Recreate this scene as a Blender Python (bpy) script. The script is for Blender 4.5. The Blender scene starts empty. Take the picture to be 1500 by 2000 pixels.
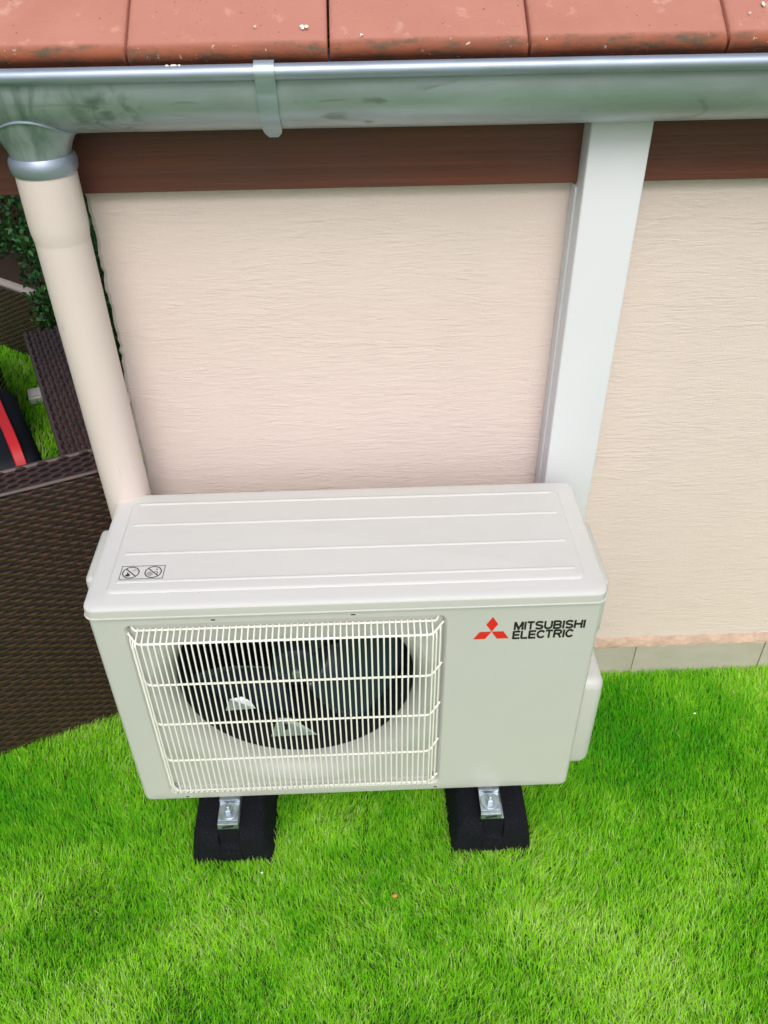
import bpy, bmesh, math, random
import numpy as np
from mathutils import Matrix, Vector
R = math.radians
random.seed(7); rng = np.random.default_rng(11)
scene = bpy.context.scene
C = scene.collection

# ------------------------------------------------------------------ camera
cam_d = bpy.data.cameras.new('camera'); cam = bpy.data.objects.new('camera', cam_d); C.objects.link(cam)
_p, _y, _r = .6705, .0280, -.0137
_f = Vector((math.sin(_y)*math.cos(_p), math.cos(_y)*math.cos(_p), -math.sin(_p)))
_x = Vector((math.cos(_y), -math.sin(_y), 0)); _u = _x.cross(_f)
_x2 = _x*math.cos(_r) + _u*math.sin(_r); _u2 = -_x*math.sin(_r) + _u*math.cos(_r)
mw = Matrix((_x2, _u2, -_f)).transposed().to_4x4(); mw.translation = (.0322, -.9378, 1.5587)
cam.matrix_world = mw
cam_d.sensor_fit = 'VERTICAL'; cam_d.sensor_height = 36; cam_d.lens = 36*1664.7/2000
scene.cycles.max_bounces = 4; scene.cycles.diffuse_bounces = 3; scene.cycles.glossy_bounces = 3; scene.cycles.transmission_bounces = 3
cam_d.clip_start = .02; cam_d.clip_end = 500
scene.camera = cam

# ------------------------------------------------------------------ light
SUN_EL, SUN_AZ = 49, 176          # azimuth clockwise from +Y (towards the house)
w = bpy.data.worlds.new('World'); scene.world = w; w.use_nodes = True
nt = w.node_tree; bg = nt.nodes['Background']
sky = nt.nodes.new('ShaderNodeTexSky'); sky.sky_type = 'NISHITA'; sky.sun_disc = False
sky.sun_elevation = R(SUN_EL); sky.sun_rotation = R(SUN_AZ); sky.dust_density = 4; sky.air_density = 1.0; sky.ozone_density = 1
hs = nt.nodes.new('ShaderNodeHueSaturation'); hs.inputs['Saturation'].default_value = .6   # thin overcast
nt.links.new(sky.outputs[0], hs.inputs['Color']); nt.links.new(hs.outputs[0], bg.inputs[0]); bg.inputs[1].default_value = .13
sd = bpy.data.lights.new('sun', 'SUN'); sd.energy = 1.15; sd.angle = R(30); sd.color = (1, .975, .94)
so = bpy.data.objects.new('sun', sd); C.objects.link(so)
sv = Vector((math.sin(R(SUN_AZ))*math.cos(R(SUN_EL)), math.cos(R(SUN_AZ))*math.cos(R(SUN_EL)), math.sin(R(SUN_EL))))
so.rotation_euler = sv.to_track_quat('Z', 'Y').to_euler(); so.location = sv*20
scene.view_settings.view_transform = 'Standard'; scene.view_settings.look = 'None'
scene.view_settings.exposure = .42; scene.view_settings.gamma = 1

# ------------------------------------------------------------------ helpers
def new_obj(name, me, mat=None, parent=None, label=None, cat=None, kind=None, group=None, loc=None, rotz=None):
    o = bpy.data.objects.new(name, me); C.objects.link(o)
    if me is not None and mat is not None:
        me.materials.clear(); me.materials.append(mat)
    if parent: o.parent = parent
    if label: o['label'] = label
    if cat: o['category'] = cat
    if kind: o['kind'] = kind
    if group: o['group'] = group
    if loc is not None: o.location = loc
    if rotz is not None: o.rotation_euler = (0, 0, rotz)
    return o
def mesh(name, V, F, smooth=False):
    me = bpy.data.meshes.new(name); me.from_pydata([tuple(v) for v in V], [], F)
    me.validate(); me.update()
    if smooth: me.polygons.foreach_set('use_smooth', [True]*len(me.polygons))
    return me
def bm_mesh(name, bm, smooth=False):
    bmesh.ops.recalc_face_normals(bm, faces=bm.faces)
    me = bpy.data.meshes.new(name); bm.to_mesh(me); bm.free()
    if smooth:
        me.polygons.foreach_set('use_smooth', [True]*len(me.polygons)); me.set_sharp_from_angle(angle=R(40))
    return me
def box_bm(x0, x1, y0, y1, z0, z1, bev=0, seg=2, bm=None):
    b = bmesh.new()
    bmesh.ops.create_cube(b, size=1)
    for v in b.verts:
        v.co = Vector(((x0+x1)/2+v.co.x*(x1-x0), (y0+y1)/2+v.co.y*(y1-y0), (z0+z1)/2+v.co.z*(z1-z0)))
    if bev: bmesh.ops.bevel(b, geom=b.edges[:], offset=bev, segments=seg, profile=.5, affect='EDGES')
    if bm is None: return b
    me = bpy.data.meshes.new('t'); b.to_mesh(me); b.free(); bm.from_mesh(me); bpy.data.meshes.remove(me)
    return bm
def box(name, x0, x1, y0, y1, z0, z1, mat, parent=None, bev=0, seg=2, **k):
    return new_obj(name, bm_mesh(name, box_bm(x0, x1, y0, y1, z0, z1, bev, seg), bev > 0), mat, parent, **k)
def loft(loops, closed=True, cap0=False, cap1=False):
    n = len(loops[0]); V = [p for l in loops for p in l]; F = []
    for i in range(len(loops)-1):
        for j in range(n if closed else n-1):
            a = i*n+j; b = i*n+(j+1) % n
            F.append((a, b, b+n, a+n))
    if cap0: F.append(tuple(range(n))[::-1])
    if cap1: F.append(tuple(range((len(loops)-1)*n, len(loops)*n)))
    return V, F
def loft_mesh(name, loops, closed=True, cap0=False, cap1=False, smooth=True, ang=40):
    V, F = loft(loops, closed, cap0, cap1)
    me = mesh(name, V, F, smooth)
    bm = bmesh.new(); bm.from_mesh(me); bmesh.ops.recalc_face_normals(bm, faces=bm.faces); bm.to_mesh(me); bm.free()
    if smooth:
        me.polygons.foreach_set('use_smooth', [True]*len(me.polygons)); me.set_sharp_from_angle(angle=R(ang))
    return me
def tube_mesh(name, pts, r, n=8):
    pts = [Vector(p) for p in pts]; loops = []
    up = None
    for i, p in enumerate(pts):
        t = (pts[min(i+1, len(pts)-1)] - pts[max(i-1, 0)]).normalized()
        if up is None:
            up = Vector((0, 0, 1)) if abs(t.z) < .9 else Vector((0, 1, 0))
        a = t.cross(up).normalized(); b = a.cross(t).normalized(); up = b
        loops.append([p + r*(math.cos(2*math.pi*k/n)*a + math.sin(2*math.pi*k/n)*b) for k in range(n)])
    return loft_mesh(name, loops, True, True, True)
def rrect(x0, x1, z0, z1, r, n=5):
    out = []
    for cx, cz, a0 in ((x1-r, z1-r, 0), (x0+r, z1-r, 90), (x0+r, z0+r, 180), (x1-r, z0+r, 270)):
        for k in range(n+1):
            a = R(a0 + 90*k/n); out.append((cx+r*math.cos(a), cz+r*math.sin(a)))
    return out

# ------------------------------------------------------------------ materials
def mat(name, col, rough=.6, metal=0, spec=None):
    m = bpy.data.materials.new(name); m.use_nodes = True
    b = m.node_tree.nodes['Principled BSDF']
    b.inputs['Base Color'].default_value = (*col, 1); b.inputs['Roughness'].default_value = rough; b.inputs['Metallic'].default_value = metal
    if spec is not None: b.inputs['Specular IOR Level'].default_value = spec
    return m
class N:
    """tiny node helper"""
    def __init__(s, m): s.t = m.node_tree; s.b = s.t.nodes['Principled BSDF']; s._co = None
    def add(s, typ, **kw):
        n = s.t.nodes.new(typ)
        for k, v in kw.items(): setattr(n, k, v)
        return n
    def link(s, a, b): s.t.links.new(a, b)
    def co(s, scale=(1, 1, 1), loc=(0, 0, 0), rnd=False):
        tc = s.add('ShaderNodeTexCoord'); mp = s.add('ShaderNodeMapping')
        mp.inputs['Scale'].default_value = scale; mp.inputs['Location'].default_value = loc
        src = tc.outputs['Object']
        if rnd:
            oi = s.add('ShaderNodeObjectInfo'); ad = s.add('ShaderNodeVectorMath', operation='MULTIPLY_ADD')
            cb = s.add('ShaderNodeCombineXYZ')
            for i in range(3): s.link(oi.outputs['Random'], cb.inputs[i])
            s.link(cb.outputs[0], ad.inputs[0]); ad.inputs[1].default_value = (37, 53, 71); s.link(src, ad.inputs[2]); src = ad.outputs[0]
        s.link(src, mp.inputs[0]); return mp.outputs[0]
    def noise(s, co, scale=5, detail=4, rough=.55, dist=0):
        n = s.add('ShaderNodeTexNoise'); n.inputs['Scale'].default_value = scale; n.inputs['Detail'].default_value = detail
        n.inputs['Roughness'].default_value = rough; n.inputs['Distortion'].default_value = dist; s.link(co, n.inputs['Vector']); return n.outputs['Fac']
    def ramp(s, fac, stops):
        r = s.add('ShaderNodeValToRGB'); e = r.color_ramp.elements
        while len(e) < len(stops): e.new(.5)
        for i, (p, c) in enumerate(stops):
            e[i].position = p; e[i].color = (*c, 1) if len(c) == 3 else c
        s.link(fac, r.inputs[0]); return r.outputs[0]
    def g(s, fac, a, b): return s.ramp(fac, [(a, (0, 0, 0)), (b, (1, 1, 1))])
    def mix(s, fac, a, b, mode='MIX'):
        m = s.add('ShaderNodeMix', data_type='RGBA', blend_type=mode)
        for i, v in ((0, fac), (6, a), (7, b)):
            if hasattr(v, 'is_output'): s.link(v, m.inputs[i])
            elif i == 0: m.inputs[0].default_value = v
            else: m.inputs[i].default_value = (*v, 1)
        return m.outputs[2]
    def bump(s, h, dist=.002, strength=1, prev=None):
        b = s.add('ShaderNodeBump'); b.inputs['Distance'].default_value = dist; b.inputs['Strength'].default_value = strength
        s.link(h, b.inputs['Height'])
        if prev is not None: s.link(prev, b.inputs['Normal'])
        return b.outputs[0]
    def out(s, col=None, rough=None, nrm=None):
        if col is not None: s.link(col, s.b.inputs['Base Color'])
        if rough is not None: s.link(rough, s.b.inputs['Roughness'])
        if nrm is not None: s.link(nrm, s.b.inputs['Normal'])
M = {}
# plaster: scraped render with short wavy horizontal ridges
m = M['render'] = mat('wall_render', (.6, .48, .38), .85); n = N(m)
h1 = n.noise(n.co((20, 20, 135)), 1, 4, .6, .9); h2 = n.noise(n.co((40, 40, 190), (3, 1, 7)), 1, 3, .6, .6); h3 = n.noise(n.co((240, 240, 320)), 1, 2, .6)
amp = n.mix(.5, n.g(n.noise(n.co((2.2, 2.2, 4)), 1, 3), .35, .65), n.g(n.noise(n.co((11, 11, 26), (5, 2, 1)), 1, 3), .38, .66))
b1 = n.bump(n.mix(1.0, n.g(h1, .35, .8), n.mix(.92, (1, 1, 1), amp), 'MULTIPLY'), .0011); b2 = n.bump(n.mix(1.0, h2, n.mix(.7, (1, 1, 1), amp), 'MULTIPLY'), .0009, 1, b1); b3 = n.bump(h3, .0005, 1, b2)
stain = n.noise(n.co((3, 3, 2)), 1, 4)
col = n.mix(n.g(stain, .3, .75), (.66, .555, .51), (.625, .52, .485))
col = n.mix(n.g(n.noise(n.co((140, 140, 200)), 1, 2), .68, .8), col, (.55, .44, .36))
n.out(col, None, b3)
m = M['mortar'] = mat('pink_mortar', (.5, .31, .22), .9); n = N(m)
nn = n.noise(n.co((30, 30, 60)), 1, 5); n.out(n.mix(n.g(nn, .35, .7), (.54, .385, .30), (.36, .26, .20)), None, n.bump(nn, .006))
m = M['plinth'] = mat('plinth_tile', (.42, .40, .33), .55); n = N(m)
nn = n.noise(n.co((9, 9, 20), rnd=True), 1, 5); n.out(n.mix(n.g(nn, .3, .75), (.44, .40, .35), (.36, .33, .28)), None, n.bump(n.noise(n.co((80, 80, 80)), 1), .0006))
# brown stained wood
m = M['wood'] = mat('brown_wood', (.075, .03, .02), .5); n = N(m)
gr = n.noise(n.co((1.5, 60, 60)), 1, 5, .6, .4); gr2 = n.noise(n.co((6, 200, 220)), 1, 3)
c = n.mix(n.g(gr, .3, .7), (.145, .038, .023), (.075, .021, .014)); c = n.mix(n.g(n.noise(n.co((4, 4, 4)), 1, 3), .4, .8), c, (.10, .040, .032))
n.out(c, None, n.bump(gr2, .0008, .6, n.bump(gr, .001)))
# zinc
def zinc(name, tint, smudge_reflect=True):
    m = mat(name, tint, .45, .65); n = N(m)
    a = n.noise(n.co((5, 16, 16)), 1, 5, .6, .5); s = n.noise(n.co((2.2, 30, 40)), 1, 4, .6, .6)
    c = n.mix(n.g(a, .3, .72), tuple(t*1.12 for t in tint), tuple(t*.8 for t in tint))
    c = n.mix(n.g(s, .62, .78), c, tuple(t*.62 for t in tint))
    if smudge_reflect:
        # hand marks near the outlet and dark reflections painted as streaks
        tc = n.add('ShaderNodeTexCoord'); vd = n.add('ShaderNodeVectorMath', operation='DISTANCE'); n.link(tc.outputs['Object'], vd.inputs[0]); vd.inputs[1].default_value = (-.285, -.052, -.036)
        near = n.ramp(vd.outputs['Value'], [(.03, (1, 1, 1)), (.06, (0, 0, 0))])
        c = n.mix(n.mix(1.0, near, n.g(n.noise(n.co((48, 60, 60), (2, 0, 0)), 1, 3, .5, .4), .44, .66), 'MULTIPLY'), c, (.17, .22, .21))
        vd2 = n.add('ShaderNodeVectorMath', operation='DISTANCE'); n.link(tc.outputs['Object'], vd2.inputs[0]); vd2.inputs[1].default_value = (-.40, -.055, -.02)
        near2 = n.ramp(vd2.outputs['Value'], [(.05, (.8,)*3), (.14, (0, 0, 0))])
        c = n.mix(n.mix(1.0, near2, n.g(n.noise(n.co((26, 9, 9), (1, 3, 0)), 1, 4, .6, .7), .42, .6), 'MULTIPLY'), c, (.16, .22, .22))
        c = n.mix(n.g(n.noise(n.co((9, 26, 26), (4, 0, 0)), 1, 3, .5, 1.2), .64, .74), c, (.24, .28, .27))
    r = n.ramp(n.noise(n.co((8, 20, 20)), 1, 4), [(.3, (.36,)*3), (.75, (.54,)*3)])
    n.out(c, r, n.bump(n.noise(n.co((3, 9, 9)), 1, 3), .006, .35)); return m
M['zinc'] = zinc('weathered_zinc', (.39, .45, .49)); M['zinc_strap'] = zinc('zinc_strap', (.37, .45, .50), True); M['zinc_bead'] = zinc('zinc_bead', (.34, .40, .49), False)
# terracotta
m = M['tile'] = mat('terracotta', (.45, .17, .11), .75); n = N(m)
co = n.co((9, 9, 9), rnd=True); big = n.noise(co, 1, 5, .6, .3)
c = n.mix(n.g(big, .28, .75), (.45, .195, .14), (.37, .145, .10))
oi = n.add('ShaderNodeObjectInfo'); c = n.mix(n.ramp(oi.outputs['Random'], [(0, (0, 0, 0)), (1, (.5,)*3)]), c, (.42, .175, .135))
c = n.mix(n.g(n.noise(n.co((34, 34, 34), rnd=True), 1, 4), .60, .74), c, (.55, .30, .23))
c = n.mix(n.g(n.noise(n.co((170, 170, 170), rnd=True), 1, 3), .68, .74), c, (.14, .07, .045))
# lichen and grime on the weathered nose
tc = n.add('ShaderNodeTexCoord'); sp = n.add('ShaderNodeSeparateXYZ'); n.link(tc.outputs['Object'], sp.inputs[0])
nose = n.ramp(sp.outputs['Y'], [(.0, (1, 1, 1)), (.007, (1, 1, 1)), (.016, (0, 0, 0))])
c = n.mix(nose, c, n.mix(n.g(n.noise(n.co((20, 20, 20), rnd=True), 1, 4), .35, .65), (.27, .075, .032), (.19, .058, .028)))
gm = n.mix(1.0, nose, n.g(n.noise(n.co((26, 60, 60), rnd=True), 1, 6, .75), .50, .64), 'MULTIPLY')
c = n.mix(gm, c, (.085, .062, .035))
gm = n.mix(1.0, nose, n.g(n.noise(n.co((90, 90, 90), rnd=True), 1, 3, .7), .66, .72), 'MULTIPLY'); c = n.mix(gm, c, (.45, .42, .33))
n.out(c, None, n.bump(n.noise(n.co((160, 160, 160)), 1, 3), .0006, 1, n.bump(big, .003, .5)))
M['dropping'] = mat('bird_dropping', (.8, .78, .72), .8)
# unit
m = M['casing'] = mat('cream_painted_steel', (.70, .71, .64), .38); n = N(m)
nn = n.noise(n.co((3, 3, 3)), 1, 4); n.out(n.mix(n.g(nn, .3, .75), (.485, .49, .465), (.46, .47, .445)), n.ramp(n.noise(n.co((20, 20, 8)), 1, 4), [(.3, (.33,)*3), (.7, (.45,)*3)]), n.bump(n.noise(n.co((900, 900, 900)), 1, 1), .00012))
m = M['lid'] = mat('cream_lid_toplit', (.74, .75, .70), .35); n = N(m)
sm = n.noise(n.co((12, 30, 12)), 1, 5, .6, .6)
c = n.mix(n.g(sm, .3, .8), (.56, .563, .55), (.54, .543, .53)); c = n.mix(n.g(n.noise(n.co((150, 150, 150)), 1, 2), .73, .78), c, (.5, .48, .42))  # paler than the casing paint: light from above put into the lid colour
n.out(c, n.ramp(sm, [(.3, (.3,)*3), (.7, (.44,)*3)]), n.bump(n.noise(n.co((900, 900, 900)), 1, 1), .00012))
M['wire'] = mat('white_coated_wire', (.80, .79, .73), .35)
M['dark'] = mat('dark_interior', (.012, .012, .014), .6)
m = M['fan'] = mat('fan_plastic', (.016, .025, .038), .25)
m = M['fin'] = mat('condenser_fins', (.03, .03, .034), .45, .5)
M['pale_plate'] = mat('pale_plate_metal', (.62, .68, .72), .35, .6)
M['red'] = mat('emblem_red', (.62, .018, .012), .4); M['black'] = mat('print_black', (.01, .011, .012), .45); M['grey_print'] = mat('print_grey', (.3, .3, .3), .5)
m = M['steel'] = mat('galvanised_steel', (.70, .76, .80), .25, .9); n = N(m)
n.out(n.mix(n.g(n.noise(n.co((60, 60, 60)), 1, 3), .35, .7), (.50, .56, .62), (.32, .37, .42)), n.ramp(n.noise(n.co((40, 40, 40)), 1, 3), [(.3, (.3,)*3), (.7, (.5,)*3)]))
m = M['rubber'] = mat('recycled_rubber', (.012, .014, .02), .9, 0, .15); n = N(m)
nn = n.noise(n.co((260, 260, 260)), 1, 3, .7); n.out(n.mix(n.g(nn, .58, .72), (.006, .007, .010), (.03, .036, .05)), None, n.bump(nn, .003))
m = M['white_pvc'] = mat('white_trunking', (.74, .77, .80), .32); n = N(m)
nn = n.noise(n.co((4, 4, 3)), 1, 3); n.out(n.mix(n.g(nn, .3, .7), (.67, .675, .715), (.64, .65, .69)))
m = M['pipe'] = mat('beige_painted_pipe', (.66, .57, .48), .45); n = N(m)
nn = n.noise(n.co((8, 8, 3)), 1, 4); c = n.mix(n.g(nn, .3, .75), (.65, .565, .53), (.615, .53, .495))
n.out(n.mix(n.g(n.noise(n.co((50, 50, 14)), 1, 4), .67, .76), c, (.5, .46, .42)), None, n.bump(n.noise(n.co((14, 14, 6)), 1, 3), .0015, .5))
# rattan
m = M['rattan'] = mat('brown_synthetic_rattan', (.03, .017, .014), .32, 0, .65); n = N(m)
n.out(n.mix(n.g(n.noise(n.co((60, 60, 25)), 1, 3), .35, .7), (.052, .022, .017), (.024, .012, .010)))
M['rattan_gap'] = mat('rattan_backing', (.008, .006, .006), .8)
m = M['top_wood'] = mat('dark_lid', (.035, .022, .018), .45)
M['pale_trim'] = mat('pale_trim', (.32, .28, .27), .5)
M['bag_black'] = mat('black_nylon', (.006, .008, .014), .6, 0, .25); M['bag_red'] = mat('red_webbing', (.5, .012, .018), .5)
M['white_plastic'] = mat('white_plastic', (.8, .8, .78), .4)
M['crumb'] = mat('dry_orange_petal', (.55, .22, .06), .7)
# vegetation: colour from a per-blade attribute
def leafmat(name, attr='tint', trans=.35, rough=.5):
    m = bpy.data.materials.new(name); m.use_nodes = True; t = m.node_tree; b = t.nodes['Principled BSDF']
    a = t.nodes.new('ShaderNodeAttribute'); a.attribute_name = attr
    t.links.new(a.outputs['Color'], b.inputs['Base Color']); b.inputs['Roughness'].default_value = rough; b.inputs['Specular IOR Level'].default_value = .3
    tr = t.nodes.new('ShaderNodeBsdfTranslucent'); t.links.new(a.outputs['Color'], tr.inputs[0])
    mx = t.nodes.new('ShaderNodeMixShader'); mx.inputs[0].default_value = trans
    t.links.new(b.outputs[0], mx.inputs[1]); t.links.new(tr.outputs[0], mx.inputs[2]); t.links.new(mx.outputs[0], t.nodes['Material Output'].inputs[0])
    return m
M['blade'] = leafmat('turf_blade', trans=.5); M['leaf'] = leafmat('hedge_leaf', trans=.25, rough=.4)
m = M['soil'] = mat('turf_backing', (.03, .09, .01), .9); n = N(m)
n.out(n.mix(n.g(n.noise(n.co((30, 30, 30)), 1, 5), .3, .7), (.04, .13, .012), (.07, .19, .02)), None, n.bump(n.noise(n.co((200, 200, 200)), 1, 3), .01))
M['twig'] = mat('twig', (.05, .035, .02), .8)

# ------------------------------------------------------------------ ground
WY = .39     # wall face
V = []; 
new_obj('ground', mesh('ground', [(-60, -60, 0), (60, -60, 0), (60, 60, 0), (-60, 60, 0)], [(0, 1, 2, 3)]), M['soil'], kind='structure')

# ------------------------------------------------------------------ house
house = new_obj('house', None, label='low house with beige scraped render, brown fascia board and red roof tiles', cat='house', loc=(0, WY, 0))
HX0, HX1 = -.376, 3.2
# rough left arris of the render, as a real uneven edge
loopA, loopB, loopC, loopD = [], [], [], []
zs = np.linspace(.118, 1.30, 120)
jit = np.cumsum(rng.normal(0, .0011, 120)); jit -= np.linspace(jit[0], jit[-1], 120); jit += rng.normal(0, .0009, 120)
loops = []
for z, j in zip(zs, jit):
    loops.append([(HX0+j, .004, z), (HX0+j+.006, 0, z), (HX1, 0, z), (HX1, 3, z), (HX0, 3, z), (HX0, .012, z)])
wall = new_obj('wall', loft_mesh('wall', loops, True, True, True, False), M['render'], house)
box('footing', HX0+.004, HX1-.01, .004, 2.99, -.2, .12, M['mortar'], house)
# ledge of pink mortar over the plinth, ragged
xs = np.linspace(HX0+.002, HX1, 260); lp = []
for x in xs:
    a = rng.normal(0, .0022); b_ = rng.normal(0, .0015)
    lp.append([(x, .01, .098), (x, -.012+b_*.5, .097), (x, -.0125+b_*.5, .103), (x, -.004+b_, .112+a*.5), (x, .002, .122+a), (x, .012, .123+a)])
new_obj('mortar_ledge', loft_mesh('mortar_ledge', lp, True, True, True, True, 60), M['mortar'], house)
plinth = box('plinth', HX0+.006, HX1-.02, -.0085, .006, -.1, .0955, M['mortar'], house)
ptm = bm_mesh('plinth_tile', box_bm(-.1485, .1485, -.0115, .002, -.09, .0975, .0012))
ptm.materials.append(M['plinth'])
k = 0
for i in range(12):
    x = .643+.1495+.2995*(i-4)+.0
    if x-.15 < HX0: 
        continue
    o = new_obj('plinth_tile', ptm, None, plinth, loc=(x, random.uniform(-.0006, .0006), random.uniform(-.0006, .0008)))
new_obj('fascia_board', bm_mesh('fascia_board', box_bm(-.85, HX1+.3, -.024, -.0005, 1.146, 1.345, .0015)), M['wood'], house)
# roof: deck and individual tiles
PITCH = R(34)
roof = new_obj('roof', bm_mesh('roof_deck', box_bm(-.84, HX1+.3, 0, 3.2, -.035, -.012)), M['wood'], house)
roof.location = (0, -.03, 1.36); roof.rotation_euler = (PITCH, 0, 0)
TW = .2555
# one tile: rounded nose, slightly domed, shallow side lip
prof = [(.004, -.020), (.000, -.012), (.0005, -.004), (.004, .001), (.011, .0035), (.024, .0042), (.08, .003), (.2, .001), (.36, -.001)]
us = [0, .006, .016, .04, .5, .96, .984, .994, 1]
lps = []
for y, z in prof:
    row = []
    for u in us:
        e = min(u, 1-u); d = 0 if e > .03 else (.03-e)/.03
        row.append(((u-.5)*(TW-.0035), y, z-.0035*d**2+.0008*math.sin(math.pi*u)))
    lps.append(row)
top = loft(lps, False)[0]
nv = len(us); bot = [(x, y+.0, -.022) for (x, y, z) in top]
Vt, Ft = loft(lps, False); nb = len(Vt)
Vt = Vt + bot
Ft = [f for f in Ft]
for i in range(len(prof)-1):
    a = i*nv; Ft.append((a, a+nv, nb+a+nv, nb+a)); a = i*nv+nv-1; Ft.append((a+nv, a, nb+a, nb+a+nv))
for j in range(nv-1): Ft.append((j+1, j, nb+j, nb+j+1))
tme = mesh('roof_tile', Vt, Ft); 
bm = bmesh.new(); bm.from_mesh(tme); bmesh.ops.recalc_face_normals(bm, faces=bm.faces); bm.to_mesh(tme); bm.free()
tme.polygons.foreach_set('use_smooth', [True]*len(tme.polygons)); tme.set_sharp_from_angle(angle=R(50)); tme.materials.append(M['tile'])
TJ = .004   # x of a joint
def rl(y, z):   # local roof coordinates from world y,z
    dy, dz = y-(WY-.03), z-1.36
    return dy*math.cos(PITCH)+dz*math.sin(PITCH), -dy*math.sin(PITCH)+dz*math.cos(PITCH)
ry0, rz0 = rl(.272, 1.343)
for row in range(5):
    for i in range(-3, 11 if row < 2 else 4):
        o = new_obj('roof_tile', tme, None, roof)
        o.location = (TJ+TW*(i+.5)+random.uniform(-.0008, .0008), ry0+row*.335+random.uniform(-.002, .002), rz0+.006+row*.004+random.uniform(-.0008, .0008))
        o.rotation_euler = (R(-.6), R(random.uniform(-.25, .25)), R(random.uniform(-.25, .25)))
# bird droppings on the tiles: thin dried blobs
def blob(name, x, y, z, s, seed, parent):
    r = random.Random(seed); bm = bmesh.new()
    for k in range(9):
        a = r.uniform(0, 6.28); d = r.uniform(0, s); q = r.uniform(.25, .55)*s
        ring = [bm.verts.new((x+math.cos(a)*d+q*math.cos(t)*r.uniform(.7, 1.2), y+math.sin(a)*d+q*math.sin(t)*r.uniform(.7, 1.2), z+.0003*k)) for t in np.linspace(0, 6.28, 11)[:-1]]
        c = bm.verts.new((x+math.cos(a)*d, y+math.sin(a)*d, z+.0007+.0003*k))
        for j in range(10): bm.faces.new((ring[j], ring[(j+1) % 10], c))
    return new_obj(name, bm_mesh(name, bm, True), M['dropping'], parent)
blob('bird_dropping', -.028, ry0+.03, rz0+.0117, .0048, 3, roof); blob('bird_dropping', .046, ry0+.017, rz0+.0112, .0022, 5, roof)
blob('bird_dropping', -.088, ry0+.033, rz0+.0117, .0016, 6, roof); blob('bird_dropping', .565, ry0+.055, rz0+.011, .003, 8, roof); blob('bird_dropping', .545, ry0+.04, rz0+.011, .0017, 9, roof)

# ------------------------------------------------------------------ gutter
GY, GZ, GR = .300, 1.312, .0625
gut = new_obj('rain_gutter', None, label='weathered half-round zinc rain gutter under the red roof tiles', cat='gutter', loc=(0, GY, GZ))
GX0, GX1 = -.62, 3.2
def gp(r):   # half round profile from front lip to back
    P = [(-r, .012)] + [(-r*math.cos(a), -r*math.sin(a)) for a in np.linspace(0, math.pi, 25)] + [(r, .022)]
    return P
outer = gp(GR); inner = gp(GR-.0012)[::-1]
xs = list(np.linspace(GX0, GX1, 90)); lp = []
for x in xs:
    dn = lambda y, z: 0
    def wob(y, z):
        d = -.0022*math.exp(-((x+.30)/.022)**2-((math.atan2(-z, -y)-.95)/.25)**2) - .0016*math.exp(-((x+.27)/.018)**2-((math.atan2(-z, -y)-1.15)/.2)**2)
        s = 1+(d+.0005*math.sin(x*7)*math.sin(x*3.1+1))/GR
        return y*s, z*s
    lp.append([(x, *wob(y, z)) for y, z in outer+inner])
new_obj('trough', loft_mesh('trough', lp, True, True, True, True, 50), M['zinc'], gut)
BC, BR = (-GR-.0045, .0195), .0096
new_obj('bead', tube_mesh('bead', [(x, BC[0], BC[1]+.0006*math.sin(x*4)) for x in np.linspace(GX0-.001, GX1+.001, 60)], BR, 20), M['zinc_bead'], gut)
def hanger(x):
    # bracket strap: wraps the bead, runs down the front of the trough, rounded free end
    path = []
    for a in np.linspace(R(60), R(205), 12): path.append((BC[0]+(BR+.0022)*math.cos(a), BC[1]+(BR+.0022)*math.sin(a)))
    for a in np.linspace(R(2), R(66), 12): path.append((-(GR+.0026)*math.cos(a), -(GR+.0026)*math.sin(a)))
    y, z = path[-1]; path += [(y+.004, z-.0045), (y+.008, z-.0095)]
    lp = []; L = len(path)
    for i, (y, z) in enumerate(path):
        t = Vector(path[min(i+1, L-1)])-Vector(path[max(i-1, 0)]); t.normalize(); nrm = Vector((t.y, -t.x))*.0013
        hw = .0125 if i < L-3 else (.0122, .0105, .006)[i-(L-3)]
        c = x+ (.0006*i/L)
        lp.append([(c-hw, y-nrm.x, z-nrm.y), (c+hw, y-nrm.x, z-nrm.y), (c+hw, y+nrm.x, z+nrm.y), (c-hw, y+nrm.x, z+nrm.y)])
    return new_obj('hanger_strap', loft_mesh('hanger_strap', lp, True, True, True, True, 50), M['zinc_strap'], gut)
hanger(-.0755); hanger(1.02); hanger(2.1)
for k_, (x, s_) in enumerate(((-.186, .0042), (-.194, .0024), (-.179, .0018))):
    bm = bmesh.new(); bmesh.ops.create_icosphere(bm, subdivisions=2, radius=1)
    for v in bm.verts: v.co = Vector((x+v.co.x*s_*random.uniform(.8, 1.3), BC[0]-.002+v.co.y*s_*.8, BC[1]+BR-.0004+v.co.z*.0012))
    new_obj('bird_dropping', bm_mesh('bird_dropping', bm, True), M['dropping'], gut)
# outlet funnel with its soldered flange
PX = -.3965
def fun(t):  # t 0 bottom..1 top -> rx, ry, z
    s = t*t*(3-2*t)
    return .0405+.046*s, .0405+.0125*s, -.092+.080*t
lp = []
for t in np.linspace(0, 1, 14):
    rx, ry, z = fun(t); lp.append([(PX+rx*math.cos(a), ry*math.sin(a), z) for a in np.linspace(0, 2*math.pi, 41)[:-1]])
outlet = new_obj('outlet_funnel', loft_mesh('outlet_funnel', lp), M['zinc'], gut)
fl = []
for a in np.linspace(0, 2*math.pi, 73):
    for t in np.linspace(0, 1, 200):
        rx, ry, z = fun(t); y = ry*math.sin(a)
        if abs(y) < GR and z >= -math.sqrt(GR*GR-y*y): break
    fl.append((PX+(rx+.0008)*math.cos(a), (ry+.0008)*math.sin(a), z))
new_obj('solder_flange', tube_mesh('solder_flange', fl, .0019, 8), M['zinc_bead'], outlet)
lp = []
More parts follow.
